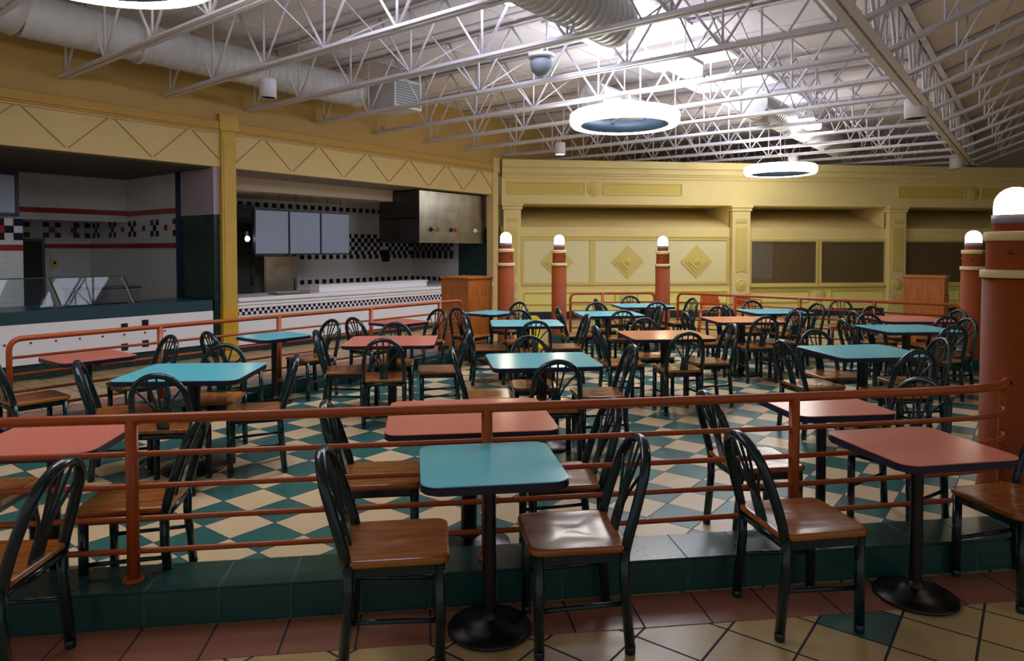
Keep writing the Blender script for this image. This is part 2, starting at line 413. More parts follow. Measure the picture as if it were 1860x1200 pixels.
# yellow light switch box on the back wall
g = lthing('switch_box', 'small yellowish switch box on the tiled back wall beside the dark doorway', 'switch box', -5.36, -4.78, 1.38)
bm = NB(); box(bm, -.06, .06, -.04, .0, 0, .16, .006); obj('case', bm, 'far_mould', g)
bm = NB(); box(bm, -.02, .02, -.05, -.04, .05, .11); obj('switch', bm, 'black', g)
# tiled white column with mosaic head
g = lthing('tiled_column', 'white tiled column with red and navy squares under a blue menu frame', 'column', -6.83, -2.0)
bm = NB(); box(bm, -.6, .13, .0, .25, 0, 2.2); obj('shaft', bm, 'white_tile', g)
bm = NB()
for i in range(6):
    for k in range(3):
        if (i+k) % 2 == 0: box(bm, .13-(i+1)*.12, .13-i*.12, -.012, .0, 1.86+k*.11, 1.86+(k+1)*.11)
obj('mosaic', bm, 'navy_tile', g)
bm = NB(); box(bm, -.6, .13, -.012, 0, 1.70, 1.79); box(bm, -.23, -.11, -.014, 0, 1.97, 2.08); obj('red_band', bm, 'red_tile', g)
g = lthing('menu_board', 'blank menu board in a dark blue frame at the left edge above the tiled column', 'menu board', -6.93, -1.9, 2.22)
bm = NB(); box(bm, -1.3, .16, .0, .08, 0, .68); obj('frame', bm, 'menu_frame', g)
bm = NB(); box(bm, -1.25, .10, -.01, .0, .05, .62); obj('panel', bm, 'menu', g)
# serving counter
g = lthing('service_counter', 'long white fronted counter with dark teal tiled top in the left food stall', 'counter', -7.3, 0)
bm = NB(); box(bm, -4, 2.56, -.0, 1.0, .74, .91, .01); obj('worktop', bm, 'counter_teal', g)
bm = NB(); box(bm, -4, 2.56, .0, .1, .21, .74); obj('front_panel', bm, 'white_gloss', g)
bm = NB(); box(bm, -4, 2.56, .04, .9, 0, .21); obj('plinth', bm, 'green_tile', g)
bm = NB()
for k in range(14):
    s = -1.0+k*.288
    if k in (5,): pass
    T = Matrix.Translation((s-.95, 0, .49)) @ Matrix.Rotation(PI/2, 4, 'X')
    lathe(bm, [(0, .012), (.014, .008), (.016, 0)], 12, T=T)
obj('red_stud', bm, 'red_tile', g)
for s, z in ((-6.08, .60), (-5.79, .63), (-6.08, .31), (-5.79, .33)):
    bm = NB(); x = s+7.3; box(bm, x-.045, x+.045, -.01, 0, z-.05, z+.05); obj('accent_tile', bm, 'menu_frame', g)
g = lthing('sneeze_guard', 'slanting glass sneeze guard on the teal counter of the left stall', 'sneeze guard', -6.4, -.2, .925)
for x in (-.48, .48, -1.5):
    bm = NB(); T = Matrix.Translation((x, 0, 0)) @ Matrix.Rotation(.0, 4, 'X')
    prism(bm, [(-.02, 0), (.02, 0), (.02, .03), (-.02, .03)], 0, .02, T=T)
    tube(bm, [(x+.06, -.02, .0), (x-.04, .12, .40)], .018, .012, n=4); obj('support', bm, 'steel', g)
for a, b in ((-1.5, -.48), (-.48, .48)):
    bm = NB(); tube(bm, [(a-.0, .03, .02), (a-.0, .16, .39)], .001, .001, n=4)
    bm.free(); bm = NB()
    v = [bm.verts.new(q) for q in ((a+.02, .00, .01), (b-.02, .00, .01), (b-.06, .12, .39), (a-.02, .12, .39))]
    v2 = [bm.verts.new(q.co+Vector((0, .006, .002))) for q in v]
    for f in ((0, 1, 2, 3), (7, 6, 5, 4), (0, 4, 5, 1), (1, 5, 6, 2), (2, 6, 7, 3), (3, 7, 4, 0)):
        bm.faces.new([(v+v2)[i] for i in f])
    obj('glass_panel', bm, 'guard_glass', g)
bm = NB(); tube(bm, [(-1.54, .125, .40), (.44, .125, .40)], .008); obj('top_rail', bm, 'counter_teal', g)
g = lthing('food_warmer', 'low dark equipment case standing on the counter behind the sneeze guard', 'kitchen equipment', -6.1, -.65, .91)
bm = NB(); box(bm, -.45, .45, -.2, .2, 0, .22, .02); obj('body', bm, 'steel_dull', g)
bm = NB(); box(bm, -.47, .47, -.22, .22, .22, .25, .01); obj('lid', bm, 'menu_frame', g)

# --- right shop shell
bm = NB(); box(bm, -4.35, 2.4, .1, 3.0, 3.04, 3.12)
lws('ceiling', bm, 'soffit')
bm = NB(); box(bm, -4.34, .12, 1.1, 3.0, 2.80, 3.04); lws('wall_back', bm, 'bulkhead')
bm = NB(); box(bm, -4.5, 2.5, 2.8, 2.95, 0, 3.04); lws('wall_back', bm, 'white_tile')
bm = NB(); box(bm, 1.15, 2.8, -.10, 0, 0, 3.04); struct('wall_right', bm, 'white_tile', loc=W(2.35, 0), rz=LW_RZ+PI/2)
bm = NB(); box(bm, 0.02, 1.15, -.12, .01, 2.25, 3.04); struct('wall_right', bm, 'mauve', loc=W(2.36, 0), rz=LW_RZ+PI/2)
bm = NB(); box(bm, 0.02, 1.15, -.12, .01, 0, 2.25); struct('wall_right', bm, 'green_tile', loc=W(2.36, 0), rz=LW_RZ+PI/2)
bm = NB(); box(bm, 0.1, 2.8, .0, .08, 0, 3.04); struct('wall_left', bm, 'mauve', loc=W(-4.36, 0), rz=LW_RZ+PI/2)
# black accent tiles of the right shop: rows and chequered blocks
bm = NB()
def sq(bm, s, z, y=2.79): box(bm, s-.05, s+.05, y-.004, y+.01, z-.05, z+.05)
for k in range(24):
    s = -3.0+k*.2
    sq(bm, s, 2.68)
for k in range(24):
    s = -1.5+k*.2
    if s > 2.3: break
    sq(bm, s, 1.55); sq(bm, s, .98)
for r in range(5):
    for k in range(22):
        s = .25+k*.1
        if s > 2.3 or 1.45 > s > 1.28: continue
        if (k+r) % 2 == 0: sq(bm, s, 1.65+r*.1)
def sqs(bm, q, z): box(bm, 2.245-.004+.0, 2.26, q-.05, q+.05, z-.05, z+.05)
for k in range(8):
    q = 1.3+k*.2; sqs(bm, q, 1.55); sqs(bm, q, .98)
for r in range(5):
    for k in range(15):
        if (k+r) % 2 == 0: sqs(bm, 1.3+k*.1, 1.65+r*.1)
lws('trim_14', bm, 'black_tile')
# counter
g = lthing('service_counter', 'white counter with a navy and white chequered band in front of the right food stall', 'counter', -4.33, 0)
L_ = 6.6
bm = NB(); box(bm, 0, L_, .05, .9, .13, .63); obj('front_panel', bm, 'white_gloss', g)
bm = NB(); box(bm, 0, L_, .08, .85, 0, .13); obj('plinth', bm, 'base_dark', g)
bm = NB()
box(bm, 0, L_, .03, .9, .63, .735)
obj('chequered_band', bm, 'white_gloss', g)
bm = NB()
n = int(L_/.052)
for k in range(n):
    x = .026+k*.052
    z = .655 if k % 2 == 0 else .707
    box(bm, x-.024, x+.024, .022, .035, z-.024, z+.024)
obj('chequer_tiles', bm, 'navy_tile', g)
bm = NB(); box(bm, 0, L_, 0, .9, .735, .78, .01); box(bm, 0, L_, -.02, .9, .79, .84, .01); box(bm, 0, L_, -.05, .92, .85, .92, .015)
box(bm, 0, L_, .01, .88, .77, .86)
obj('worktop', bm, 'white_gloss', g)
g = lthing('raised_shelf', 'long low white raised shelf standing on the right stall counter', 'shelf', -2.5, -.28, .92)
bm = NB(); box(bm, 0, 2.85, 0, .3, 0, .11, .006); obj('body', bm, 'white_gloss', g)
bm = NB(); box(bm, -.02, 2.87, -.02, .32, .11, .135, .006); obj('top', bm, 'white_gloss', g)
g = lthing('serving_tray', 'flat dark metal tray lying at the left end of the chequered counter', 'tray', -3.1, -.35, .92)
bm = NB(); prism(bm, rrect(.7, .35, .04), 0, .012); obj('tray_base', bm, 'steel_dull', g)
bm = NB(); tube(bm, [(x, y, .03) for x, y in rrect(.7, .35, .04)], .008, closed=True); obj('rim', bm, 'steel', g)
# kitchen equipment
g = lthing('refrigerator', 'tall black refrigerator at the left end of the right stall', 'refrigerator', -3.2, -2.1)
bm = NB(); box(bm, -.55, .50, 0, .7, 0, 2.62, .01); obj('body', bm, 'black', g)
bm = NB(); box(bm, -.53, .48, -.03, 0, .1, 2.5, .01); dd = obj('door', bm, 'black', g)
bm = NB(); tube(bm, [(.40, -.06, 1.0), (.40, -.06, 1.5)], .012); obj('handle', bm, 'steel_dull', dd)
g = lthing('steel_cabinet', 'stainless steel cabinet beside the black refrigerator in the right stall', 'cabinet', -1.95, -2.25)
bm = NB(); box(bm, -.45, .35, 0, .5, 0, 1.58, .01); obj('body', bm, 'steel', g)
bm = NB(); box(bm, -.43, .33, -.02, 0, .1, 1.54, .005); dd = obj('door', bm, 'steel', g)
bm = NB(); tube(bm, [(.26, -.04, .8), (.26, -.04, 1.1)], .01); obj('handle', bm, 'steel_dull', dd)
for i, (a, lab) in enumerate(((-3.2, 'leftmost of the three blank blue-grey menu panels above the counter'), (-2.45, 'middle one of the three blank blue-grey menu panels above the counter'), (-1.70, 'rightmost of the three blank blue-grey menu panels above the counter'))):
    g = lthing('menu_sign', lab, 'menu panel', a, -1.3, 1.62, 'menu panels above the counter')
    bm = NB(); box(bm, .025, .725, -.008, .0, .025, .845); obj('face', bm, 'menu', g)
    bm = NB(); box(bm, 0.003, .747, 0, .07, 0, .87, .006); obj('frame', bm, 'menu_frame', g)
    for hx in (.2, .55): bm = NB(); tube(bm, [(hx, .05, .86), (hx, .05, 1.2)], .006); obj('hanger', bm, 'steel_dull', g)
g = lthing('range_hood', 'big stainless steel extractor hood hanging at the right end of the right stall', 'extractor hood', .1, -.25, 1.89)
bm = NB(); box(bm, 0, 2.22, 0, .012, 0, 1.12); box(bm, 0, 2.22, -.004, 0, .56, .572); obj('front_panel', bm, 'steel', g)
bm = NB(); box(bm, 0, 2.22, .012, 1.3, .5, 1.12); box(bm, 0, .012, .012, 1.3, 0, .55); box(bm, 2.2, 2.22, .012, 1.3, 0, .55); obj('casing', bm, 'steel_dull', g)
bm = NB(); box(bm, -.01, 2.23, -.02, .02, -.02, .02, .004); obj('rim', bm, 'steel', g)
for x, c in ((.55, 'brass'), (1.15, 'red_cap'), (1.85, 'white_gloss'), (.35, 'black'), (1.0, 'black')):
    bm = NB(); T = Matrix.Translation((x, 0, .28)) @ Matrix.Rotation(PI/2, 4, 'X')
    lathe(bm, [(0, .05), (.02, .048), (.025, .02), (.05, .012), (.055, 0)], 16, T=T); box(bm, x-.09, x+.09, -.02, -.006, .262, .275)
    obj('valve_handle', bm, c, g)
g = lthing('emergency_light', 'small glowing white lamp fixed left of the menu panels in the right stall', 'lamp', -3.32, -1.35, 1.9)
bm = NB(); box(bm, -.03, .03, 0, .06, -.04, .16, .01); obj('housing', bm, 'steel_dull', g)
bm = NB(); T = Matrix.Translation((0, -.01, .02)); lathe(bm, [(0, -.05), (.03, -.04), (.045, 0), (.03, .04), (0, .05)], 16, T=T); obj('bulb', bm, 'globe', g)
g = lthing('wall_phone', 'small black wall telephone on the white tiled wall under the hood', 'telephone', 1.36, -2.76, 1.42)
bm = NB(); box(bm, -.1, .1, -.05, .02, 0, .3, .01); obj('body', bm, 'black', g)
bm = NB(); tube(bm, [(-.05, -.07, .04), (-.05, -.08, .15), (-.05, -.07, .26)], .02); obj('receiver', bm, 'black', g)
for k in range(9):
    s = -3.9+k*.75
    g = lthing('downlight', '%s small recessed soffit downlight from the yellow pilaster' % ('first second third fourth fifth sixth seventh eighth ninth'.split()[k]), 'downlight', s, -.28 if k < 5 else -.12, 3.035, 'soffit downlights over the right stall')
    bm = NB(); lathe(bm, [(.06, .0), (.055, -.006), (.04, -.004), (.038, .004)], 16); obj('trim_ring', bm, 'steel', g)
    bm = NB(); lathe(bm, [(0, .002), (.036, .002)], 16); obj('lens', bm, 'white_gloss', g)

# ================================================================ FAR WALL
YF = 16.5; YP = 16.62
FX0, FX1 = 1.86, 21.0
bm = NB(); box(bm, FX0, FX1, YF, YF+1.95, 2.84, 3.55); struct('wall_back', bm, 'far_wall')
bm = NB()
box(bm, FX0, FX1, YF-.03, YF+.2, 3.47, 3.54, .01); box(bm, FX0, FX1, YF-.10, YF+.2, 3.58, 3.68, .012); box(bm, FX0, FX1, YF-.06, YF+.2, 3.54, 3.59)
box(bm, FX0, FX1, YF-.13, YF+.25, 3.72, 3.90, .012); box(bm, FX0, FX1, YF-.08, YF+.2, 3.67, 3.73)
struct('trim_15', bm, 'far_wall')
bm = NB(); box(bm, FX0, FX1, YP, YP+.2, .18, 2.28)
# leaning cove above the panels
v = [bm.verts.new(q) for q in ((FX0, YP, 2.28), (FX1, YP, 2.28), (FX1, YP+1.7, 2.86), (FX0, YP+1.7, 2.86))]; bm.faces.new(v)
v2 = [bm.verts.new(q.co+Vector((0, .2, -.05))) for q in v]; bm.faces.new(v2[::-1])
struct('wall_back', bm, 'far_wall')
bm = NB(); box(bm, FX0, FX1, YP-.025, YP+.1, 0, .19, .006); struct('baseboard_back', bm, 'base_dark')
# pilasters
PX = [(1.90, 2.33), (7.74, 8.22), (12.05, 12.53), (16.4, 16.9)]
tn = 16
for a, b in PX:
    bm = NB(); c = (a+b)/2
    box(bm, a, b, YF-.04, YP+.05, 0, 2.70, .008); box(bm, a, b, YP, YP+1.75, 2.2, 2.85); box(bm, a-.03, b+.03, YF-.07, YP+.1, 2.70, 2.78, .01); box(bm, a-.05, b+.05, YF-.10, YP+.1, 2.78, 2.85, .01)
    box(bm, a-.03, b+.03, YF-.06, YP, 0, .20)
    struct('trim_%d' % tn, bm, 'far_wall'); tn += 1
    bm = NB(); w_ = (b-a)/2-.09
    poly = [(c-w_, 1.12), (c-w_*.5, 1.17), (c+w_*.5, 1.17), (c+w_, 1.12), (c+w_, 2.28), (c-w_, 2.28)]
    T = Matrix(((1, 0, 0, 0), (0, 0, 1, YF-.055), (0, 1, 0, 0), (0, 0, 0, 1)))
    prism(bm, poly, 0, .03, T=T); box(bm, c-w_, c+w_, YF-.06, YF-.03, 2.40, 2.50, .01)
    T2 = Matrix.Translation((c, YF-.04, .82)) @ Matrix.Rotation(PI/2, 4, 'X')
    lathe(bm, [(0, .05), (.05, .045), (.07, .03), (.09, .035), (.11, .02), (.13, .03), (.16, .0)], 28, T=T2)
    box(bm, c-w_, c+w_, YF-.055, YF-.03, .27, .55, .008)
    struct('trim_%d' % tn, bm, 'far_mould'); tn += 1
def frame_rect(bm, x0, x1, z0, z1, w=.05, y=None, d=.035):
    y = YP if y is None else y
    box(bm, x0, x1, y-d, y+.01, z0, z0+w, .006); box(bm, x0, x1, y-d, y+.01, z1-w, z1, .006)
    box(bm, x0, x0+w, y-d, y+.01, z0+w, z1-w, .006); box(bm, x1-w, x1, y-d, y+.01, z0+w, z1-w, .006)
# bay one panels
bm = NB(); box(bm, 2.42, 4.10, YP-.008, YP+.01, .90, 1.96); box(bm, 4.20, 7.66, YP-.008, YP+.01, .90, 1.96); struct('trim_%d' % tn, bm, 'far_panel'); tn += 1
bm = NB(); frame_rect(bm, 2.36, 4.15, .84, 2.03, .07); frame_rect(bm, 4.15, 7.72, .84, 2.03, .07)
box(bm, 2.33, 7.74, YP-.05, YP, 2.03, 2.06)
struct('trim_%d' % tn, bm, 'far_mould'); tn += 1
bm = NB(); box(bm, FX0, FX1, YP-.012, YP+.01, .19, .72)
struct('trim_%d' % tn, bm, 'far_low'); tn += 1
bm = NB()
for x0, x1 in ((2.42, 4.75), (5.3, 7.68), (8.28, 9.9), (10.5, 12.0), (12.6, 14.2), (14.7, 16.3)):
    frame_rect(bm, x0, x1, .36, .68, .03, YP-.01)
for x in (5.02, 10.2, 14.45):
    T2 = Matrix.Translation((x, YP-.01, .53)) @ Matrix.Rotation(PI/2, 4, 'X')
    lathe(bm, [(0, .05), (.05, .045), (.08, .03), (.11, .04), (.14, .025), (.19, .0)], 28, T=T2)
struct('trim_%d' % tn, bm, 'far_mould'); tn += 1
# fascia panels and rosettes
bm = NB()
for x0, x1 in ((2.0, 3.93), (4.38, 6.42), (12.3, 14.24), (14.7, 16.8)):
    box(bm, x0+.03, x1-.03, YF-.006, YF, 3.10, 3.34)
struct('trim_%d' % tn, bm, 'far_yellow'); tn += 1
bm = NB()
for x0, x1 in ((2.0, 3.93), (4.38, 6.42), (12.3, 14.24), (14.7, 16.8)): frame_rect(bm, x0, x1, 3.07, 3.37, .03, YF, .025)
for x in (4.155, 14.47):
    T2 = Matrix.Translation((x, YF, 3.22)) @ Matrix.Rotation(PI/2, 4, 'X')
    lathe(bm, [(0, .05), (.04, .045), (.06, .03), (.08, .04), (.10, .012), (.17, .02), (.2, .0)], 28, T=T2)
struct('trim_%d' % tn, bm, 'far_mould'); tn += 1
# stepped diamonds
for i, x in enumerate((3.25, 5.05, 6.85)):
    g = thing('diamond_ornament', ('leftmost', 'middle', 'rightmost')[i] + ' of the three stepped yellow diamond ornaments on the far wall', 'wall ornament', (x, YP-.008, 1.42), 0, 'diamond ornaments on the far wall')
    bm = NB()
    for k, (r, d) in enumerate(((.42, .02), (.31, .04), (.22, .06))):
        T = Matrix.Rotation(PI/2, 4, 'X'); prism(bm, [(r, 0), (0, r), (-r, 0), (0, -r)], 0, d, T=T)
    obj('stepped_plate', bm, 'far_mould', g)
    bm = NB(); T = Matrix.Rotation(PI/2, 4, 'X'); lathe(bm, [(0, .085), (.04, .083), (.05, .07), (.07, .08), (.09, .06)], 24, T=T); obj('rosette', bm, 'far_yellow', g)
# windows
for i, (x0, x1) in enumerate(((8.30, 10.10), (10.22, 12.02), (12.6, 14.4), (14.5, 16.3))):
    bm = NB(); frame_rect(bm, x0-.04, x1+.04, .80, 2.0, .06, YP, .05); box(bm, x0-.04, x1+.04, YP-.10, YP, .76, .81, .008)
    wd = struct('window_%d' % (i+1), bm, 'far_mould')
    bm = NB(); box(bm, x0+.02, x1-.02, YP-.03, YP-.024, .86, 1.94); obj('window_glass', bm, 'glass', wd)
    bm = NB(); box(bm, x0+.02, x1-.02, YP-.015, YP-.004, .86, 1.94); obj('woven_blind', bm, 'blind', wd)
    bm = NB(); box(bm, x0+.02, x1-.02, YP-.04, YP-.02, 1.905, 1.945); box(bm, x1-.03, x1, YP-.045, YP-.005, .86, 1.94); obj('blind_rail', bm, 'dark_void', wd)
# enclosing dark walls beyond
bm = NB(); box(bm, -12, 26, 24.2, 24.4, 0, 14); struct('wall_back', bm, 'dark_void')
bm = NB(); box(bm, 21, 21.2, -6, 24.2, 0, 14); struct('wall_right', bm, 'dark_void')

# ================================================================ ROOF
bm = NB(); TG = 8.95
a_ = [W(-16, -.0, 4.9), W(14, -.0, 4.9), W(14, TG, 4.9), W(-16, TG, 4.9)]
v = [bm.verts.new(q) for q in a_]; bm.faces.new(v)
v2 = [bm.verts.new(q+Vector((0, 0, .15))) for q in a_]; bm.faces.new(v2[::-1])
for i in range(4): bm.faces.new((v[i], v[(i+1) % 4], v2[(i+1) % 4], v2[i]))
struct('ceiling', bm, 'deck')
SL = .38
bm = NB()
a_ = [W(-16, TG, 4.9), W(14, TG, 4.9), W(14, 24, 4.9+SL*(24-TG)), W(-16, 24, 4.9+SL*(24-TG))]
v = [bm.verts.new(q) for q in a_]; bm.faces.new(v)
v2 = [bm.verts.new(q+Vector((0, 0, .15))) for q in a_]; bm.faces.new(v2[::-1])
for i in range(4): bm.faces.new((v[i], v[(i+1) % 4], v2[(i+1) % 4], v2[i]))
struct('ceiling', bm, 'deck_slope')
# deck seams (ribs) parallel to the joists
bm = NB()
s = -14.0
while s < 13:
    tube(bm, [W(s, 0, 4.895), W(s, TG, 4.895)], .02, .01, n=4); s += .685*2
for t in (1.5, 3.0, 4.6, 7.4):
    tube(bm, [W(-14, t, 4.895), W(13, t, 4.895)], .015, .008, n=4)
struct('trim_40', bm, 'steel_white')
# joists
NUM = 'first second third fourth fifth sixth seventh eighth ninth tenth eleventh twelfth thirteenth fourteenth fifteenth sixteenth seventeenth eighteenth nineteenth twentieth'.split()
JS = [-4.1 + 1.37*k for k in range(-4, 13)]
def angle_bar(bm, a, b, w=.035, h=.03, gap=.016):
    a = Vector(a); b = Vector(b); d = (b-a).normalized(); side = d.cross(Vector((0, 0, 1))).normalized()
    for sg in (-1, 1):
        tube(bm, [a+side*sg*(gap+w/2), b+side*sg*(gap+w/2)], w/2, .004, n=4)
        tube(bm, [a+side*sg*gap+Vector((0, 0, h/2)), b+side*sg*gap+Vector((0, 0, h/2))], .003, h/2, n=4)
def web(bm, P0, L, zfun0, zfun1, dirv, step=1.22, start=.25, r=.016):
    x = start
    while x < L-.05:
        b0 = P0 + dirv*x + Vector((0, 0, zfun0(x)))
        tube(bm, [b0, P0+dirv*x+Vector((0, 0, zfun1(x)))], r, n=5)
        for dx in (-step/2, step/2):
            xx = x+dx
            if -.01 < xx < L+.01: tube(bm, [b0, P0+dirv*xx+Vector((0, 0, zfun1(xx)))], r*1.1, n=5)
        x += step
DV = W(0, 1)-W(0, 0)
for k, s in enumerate(JS):
    g = thing('roof_joist', 'white open-web roof joist under the flat roof, %s from the camera' % NUM[k], 'roof joist', W(s, 0, 4.0), -PI/4, 'open-web joists under the flat roof')
    L = TG
    bm = NB(); angle_bar(bm, (0, 0, 0), (L, 0, 0), .055, .055); obj('bottom_chord', bm, 'steel_white', g)
    bm = NB(); angle_bar(bm, (0, 0, .86), (L, 0, .86), .055, .055); obj('top_chord', bm, 'steel_white', g)
    bm = NB(); web(bm, Vector((0, 0, 0)), L, lambda x: .01, lambda x: .86, Vector((1, 0, 0)), start=.2); obj('web_bars', bm, 'steel_white', g)
for k, s in enumerate(JS):
    g = thing('roof_joist', 'white joist of the rising roof beyond the girder, %s from the camera' % NUM[k], 'roof joist', W(s, TG, 4.0), -PI/4, 'joists of the rising roof')
    L = 12.5
    bm = NB(); angle_bar(bm, (0, 0, 0), (L, 0, L*SL), .055, .055); obj('bottom_chord', bm, 'steel_white', g)
    bm = NB(); angle_bar(bm, (0, 0, .86), (L, 0, .86+L*SL), .055, .055); obj('top_chord', bm, 'steel_white', g)
    bm = NB(); web(bm, Vector((0, 0, 0)), L, lambda x: SL*x+.01, lambda x: SL*x+.86, Vector((1, 0, 0)), start=.6); obj('web_bars', bm, 'steel_white', g)
# girder
g = thing('roof_girder', 'heavy white steel girder carrying the joist ends where the roof starts to rise', 'girder', W(-12, TG, 3.95), PI/4)
bm = NB(); angle_bar(bm, (0, 0, 0), (25, 0, 0), .09, .08); obj('bottom_chord', bm, 'steel_white', g)
bm = NB(); angle_bar(bm, (0, 0, .88), (25, 0, .88), .09, .08); obj('top_chord', bm, 'steel_white', g)
bm = NB(); web(bm, Vector((0, 0, 0)), 25, lambda x: .02, lambda x: .88, Vector((1, 0, 0)), step=1.37, start=.6, r=.02); obj('web_bars', bm, 'steel_white', g)
# bridging rows
for lab, t in (('on the side of the counter wall', 3.84), ('beside the spiral duct', 7.2)):
    g = thing('cross_bridging', 'row of thin white crossed braces between roof joists, ' + lab, 'roof bracing', W(JS[0], t, 4.03), PI/4, 'bracing rows between the roof joists')
    for k in range(len(JS)-1):
        bm = NB(); x = k*1.37
        tube(bm, [(x, 0, 0), (x+1.37, 0, .82)], .012, n=5); tube(bm, [(x+1.37, 0, 0), (x, 0, .82)], .012, n=5)
        obj('brace', bm, 'steel_white', g)
# skylights
for k in range(6):
    s = -6.1 + k*2.74*.75
    g = thing('skylight', 'bright daylight panel in the flat roof deck, %s from the camera' % NUM[k], 'skylight', W(s, 5.75, 4.86), PI/4, 'daylight panels in the roof deck')
    bm = NB(); box(bm, -.62, .62, -.75, .75, 0, .02); obj('lit_panel', bm, 'skylight', g)
    bm = NB()
    for q in ((-.68, .68, -.81, -.75), (-.68, .68, .75, .81), (-.68, -.62, -.75, .75), (.62, .68, -.75, .75)): box(bm, q[0], q[1], q[2], q[3], -.03, .03)
    obj('frame', bm, 'steel_white', g)
# ducts
def duct(name, label, t, z, r, s0, s1):
    g = thing(name, label, 'duct', W(s0, t, z), PI/4)
    bm = NB(); n = int((s1-s0)/.12)
    pts = []; rs = []
    for k in range(n+1):
        x = k*(s1-s0)/n
        for dx, dr in ((0, 0), (.012, .008), (.024, 0)):
            if x+dx <= (s1-s0): pts.append((x+dx, 0, 0)); rs.append(r+dr)
    tube(bm, pts, rs, rs, n=28); obj('spiral_pipe', bm, 'duct', g)
    return g
g = duct('air_duct', 'fat white spiral air duct running along the top of the counter wall', 1.0, 4.45, .26, -7.6, -2.6)
bm = NB(); tube(bm, [(0, 0, 0), (-.25, -.03, .06), (-.45, -.2, .2), (-.5, -.5, .35)], .28, n=28); obj('elbow', bm, 'duct', g)
for hx in (1.3, 3.1): bm = NB(); tube(bm, [(hx, 0, 0), (hx+.06, 0, 0)], .29, n=28); obj('coupling', bm, 'duct', g)
g = thing('air_diffuser', 'grey square air diffuser box at the end of the duct over the counter wall', 'air diffuser', W(-2.15, 1.4, 4.15), PI/4)
bm = NB(); box(bm, -.3, .35, -.35, .35, 0, .5, .01); obj('box', bm, 'duct', g)
bm = NB()
for k in range(9): box(bm, -.26, .31, -.36, -.352, .05+k*.045, .075+k*.045)
obj('grille', bm, 'diffuser', g)
g = duct('air_duct', 'large spiral air duct below the bright daylight panels in mid roof', 6.35, 4.43, .29, -9.0, -3.1)
g = duct('air_duct', 'grey air duct continuing far back above the second ring lamp', 6.3, 4.35, .26, 2.0, 9.0)
# duct end seen as a disc
g = duct('air_duct', 'short round duct stub seen end-on behind the middle ring lamp', 4.3, 4.35, .25, -.25, 1.3)
bm = NB(); lathe(bm, [(0, 0), (.25, 0)], 28, T=Matrix.Rotation(PI/2, 4, 'Y')); obj('end_cap', bm, 'duct', g)

# ring lamps
def ring_lamp(label, loc, z=3.575, ro=.81, ri=.655, h=.19):
    g = thing('ring_lamp', label, 'ring lamp', (loc[0], loc[1], z), 0, 'glowing ring lamps')
    bm = NB(); lathe(bm, [(ri+.01, -.0), (ri+.05, -.015), (ro-.03, -.01), (ro, .03), (ro+.005, h/2), (ro, h-.03), (ro-.04, h), (ri+.01, h)], 64); obj('glowing_ring', bm, 'ring_glow', g)
    bm = NB(); lathe(bm, [(ri, .0), (ri-.012, 0), (ri-.012, h), (ri, h), (ri, 0)], 64); obj('inner_band', bm, 'ring_inner', g)
    for k in range(3):
        a = k*2*PI/3+.4
        bm = NB(); tube(bm, [(ri*math.cos(a), ri*math.sin(a), h-.02), (ri*.55*math.cos(a), ri*.55*math.sin(a), .42+.9*(1 if z < 0 else .0))], .006, n=6); obj('hanger', bm, 'steel_white', g)
    bm = NB(); lathe(bm, [(0, .40), (.045, .40), (.05, .43), (.04, .46), (0, .47)], 20); tube(bm, [(0, 0, .46), (0, 0, 4.9-z)], .01, n=8); obj('canopy', bm, 'steel_white', g)
    bm = NB()
    for a in (0, PI/2):
        T = Matrix.Rotation(a, 4, 'Z'); box(bm, -ri, ri, -.012, .012, h-.04, h-.015, T=T)
    obj('crossbar', bm, 'steel_white', g)
    return g
ring_lamp('glowing ring lamp cut off by the top left corner of the view', (-2.17, 4.87))
ring_lamp('largest fully visible glowing ring lamp in the middle of the hall', (2.98, 10.0))
ring_lamp('farthest glowing ring lamp close to the cream far wall', (7.93, 14.5), z=3.42, ro=.77, ri=.62, h=.18)
# high-bay boxes near the skylights
for lab, s, t, z in (('bright white box lamp between the joists right of the spiral duct', -1.55, 6.55, 4.12), ('bright white box lamp above the farthest ring lamp', 3.9, 6.8, 4.12)):
    g = thing('box_lamp', lab, 'ceiling lamp', W(s, t, z), PI/4, 'box lamps between the joists')
    bm = NB(); box(bm, -.3, .3, -.14, .14, 0, .14, .03); obj('diffuser', bm, 'ring_glow', g)
    bm = NB(); box(bm, -.31, .31, -.15, .15, .14, .2, .01); tube(bm, [(0, 0, .2), (0, 0, .7)], .012); obj('housing', bm, 'steel_white', g)
# cylinder downlights
def cyl(label, s, t, z, r=.10, h=.24, lit=False, st=.14):
    g = thing('cylinder_downlight', label, 'downlight', W(s, t, z), 0, 'white cylinder downlights')
    bm = NB(); lathe(bm, [(r-.012, .02), (r-.012, 0), (r, 0), (r, h), (r-.01, h+.01), (0, h+.01)], 28); obj('can', bm, 'steel_white', g)
    bm = NB(); lathe(bm, [(0, .05), (r-.02, .05), (r-.012, .012)], 24); obj('reflector', bm, 'ring_glow' if lit else 'black', g)
    bm = NB(); tube(bm, [(0, 0, h), (0, 0, h+st)], .012); obj('stem', bm, 'steel_white', g)
cyl('unlit white cylinder downlight nearest the counter wall', -5.2, 2.3, 3.72, .11, .24)
cyl('lit white cylinder downlight left of the largest ring lamp', 1.62, 2.4, 3.72, .11, .24, True)
cyl('large white cylinder downlight hanging from the roof girder', 2.05, 8.85, 3.78, .17, .30)
cyl('white cylinder downlight near the right end above the far wall', 9.8, 8.75, 3.72, .15, .34)
cyl('small white cylinder downlight just behind the farthest ring lamp', 7.1, 5.6, 3.78, .12, .26)
g = thing('globe_fixture', 'round grey glass globe fixture hanging under a joist above the hall centre', 'ceiling lamp', W(-3.1, 5.25, 4.12), PI/4)
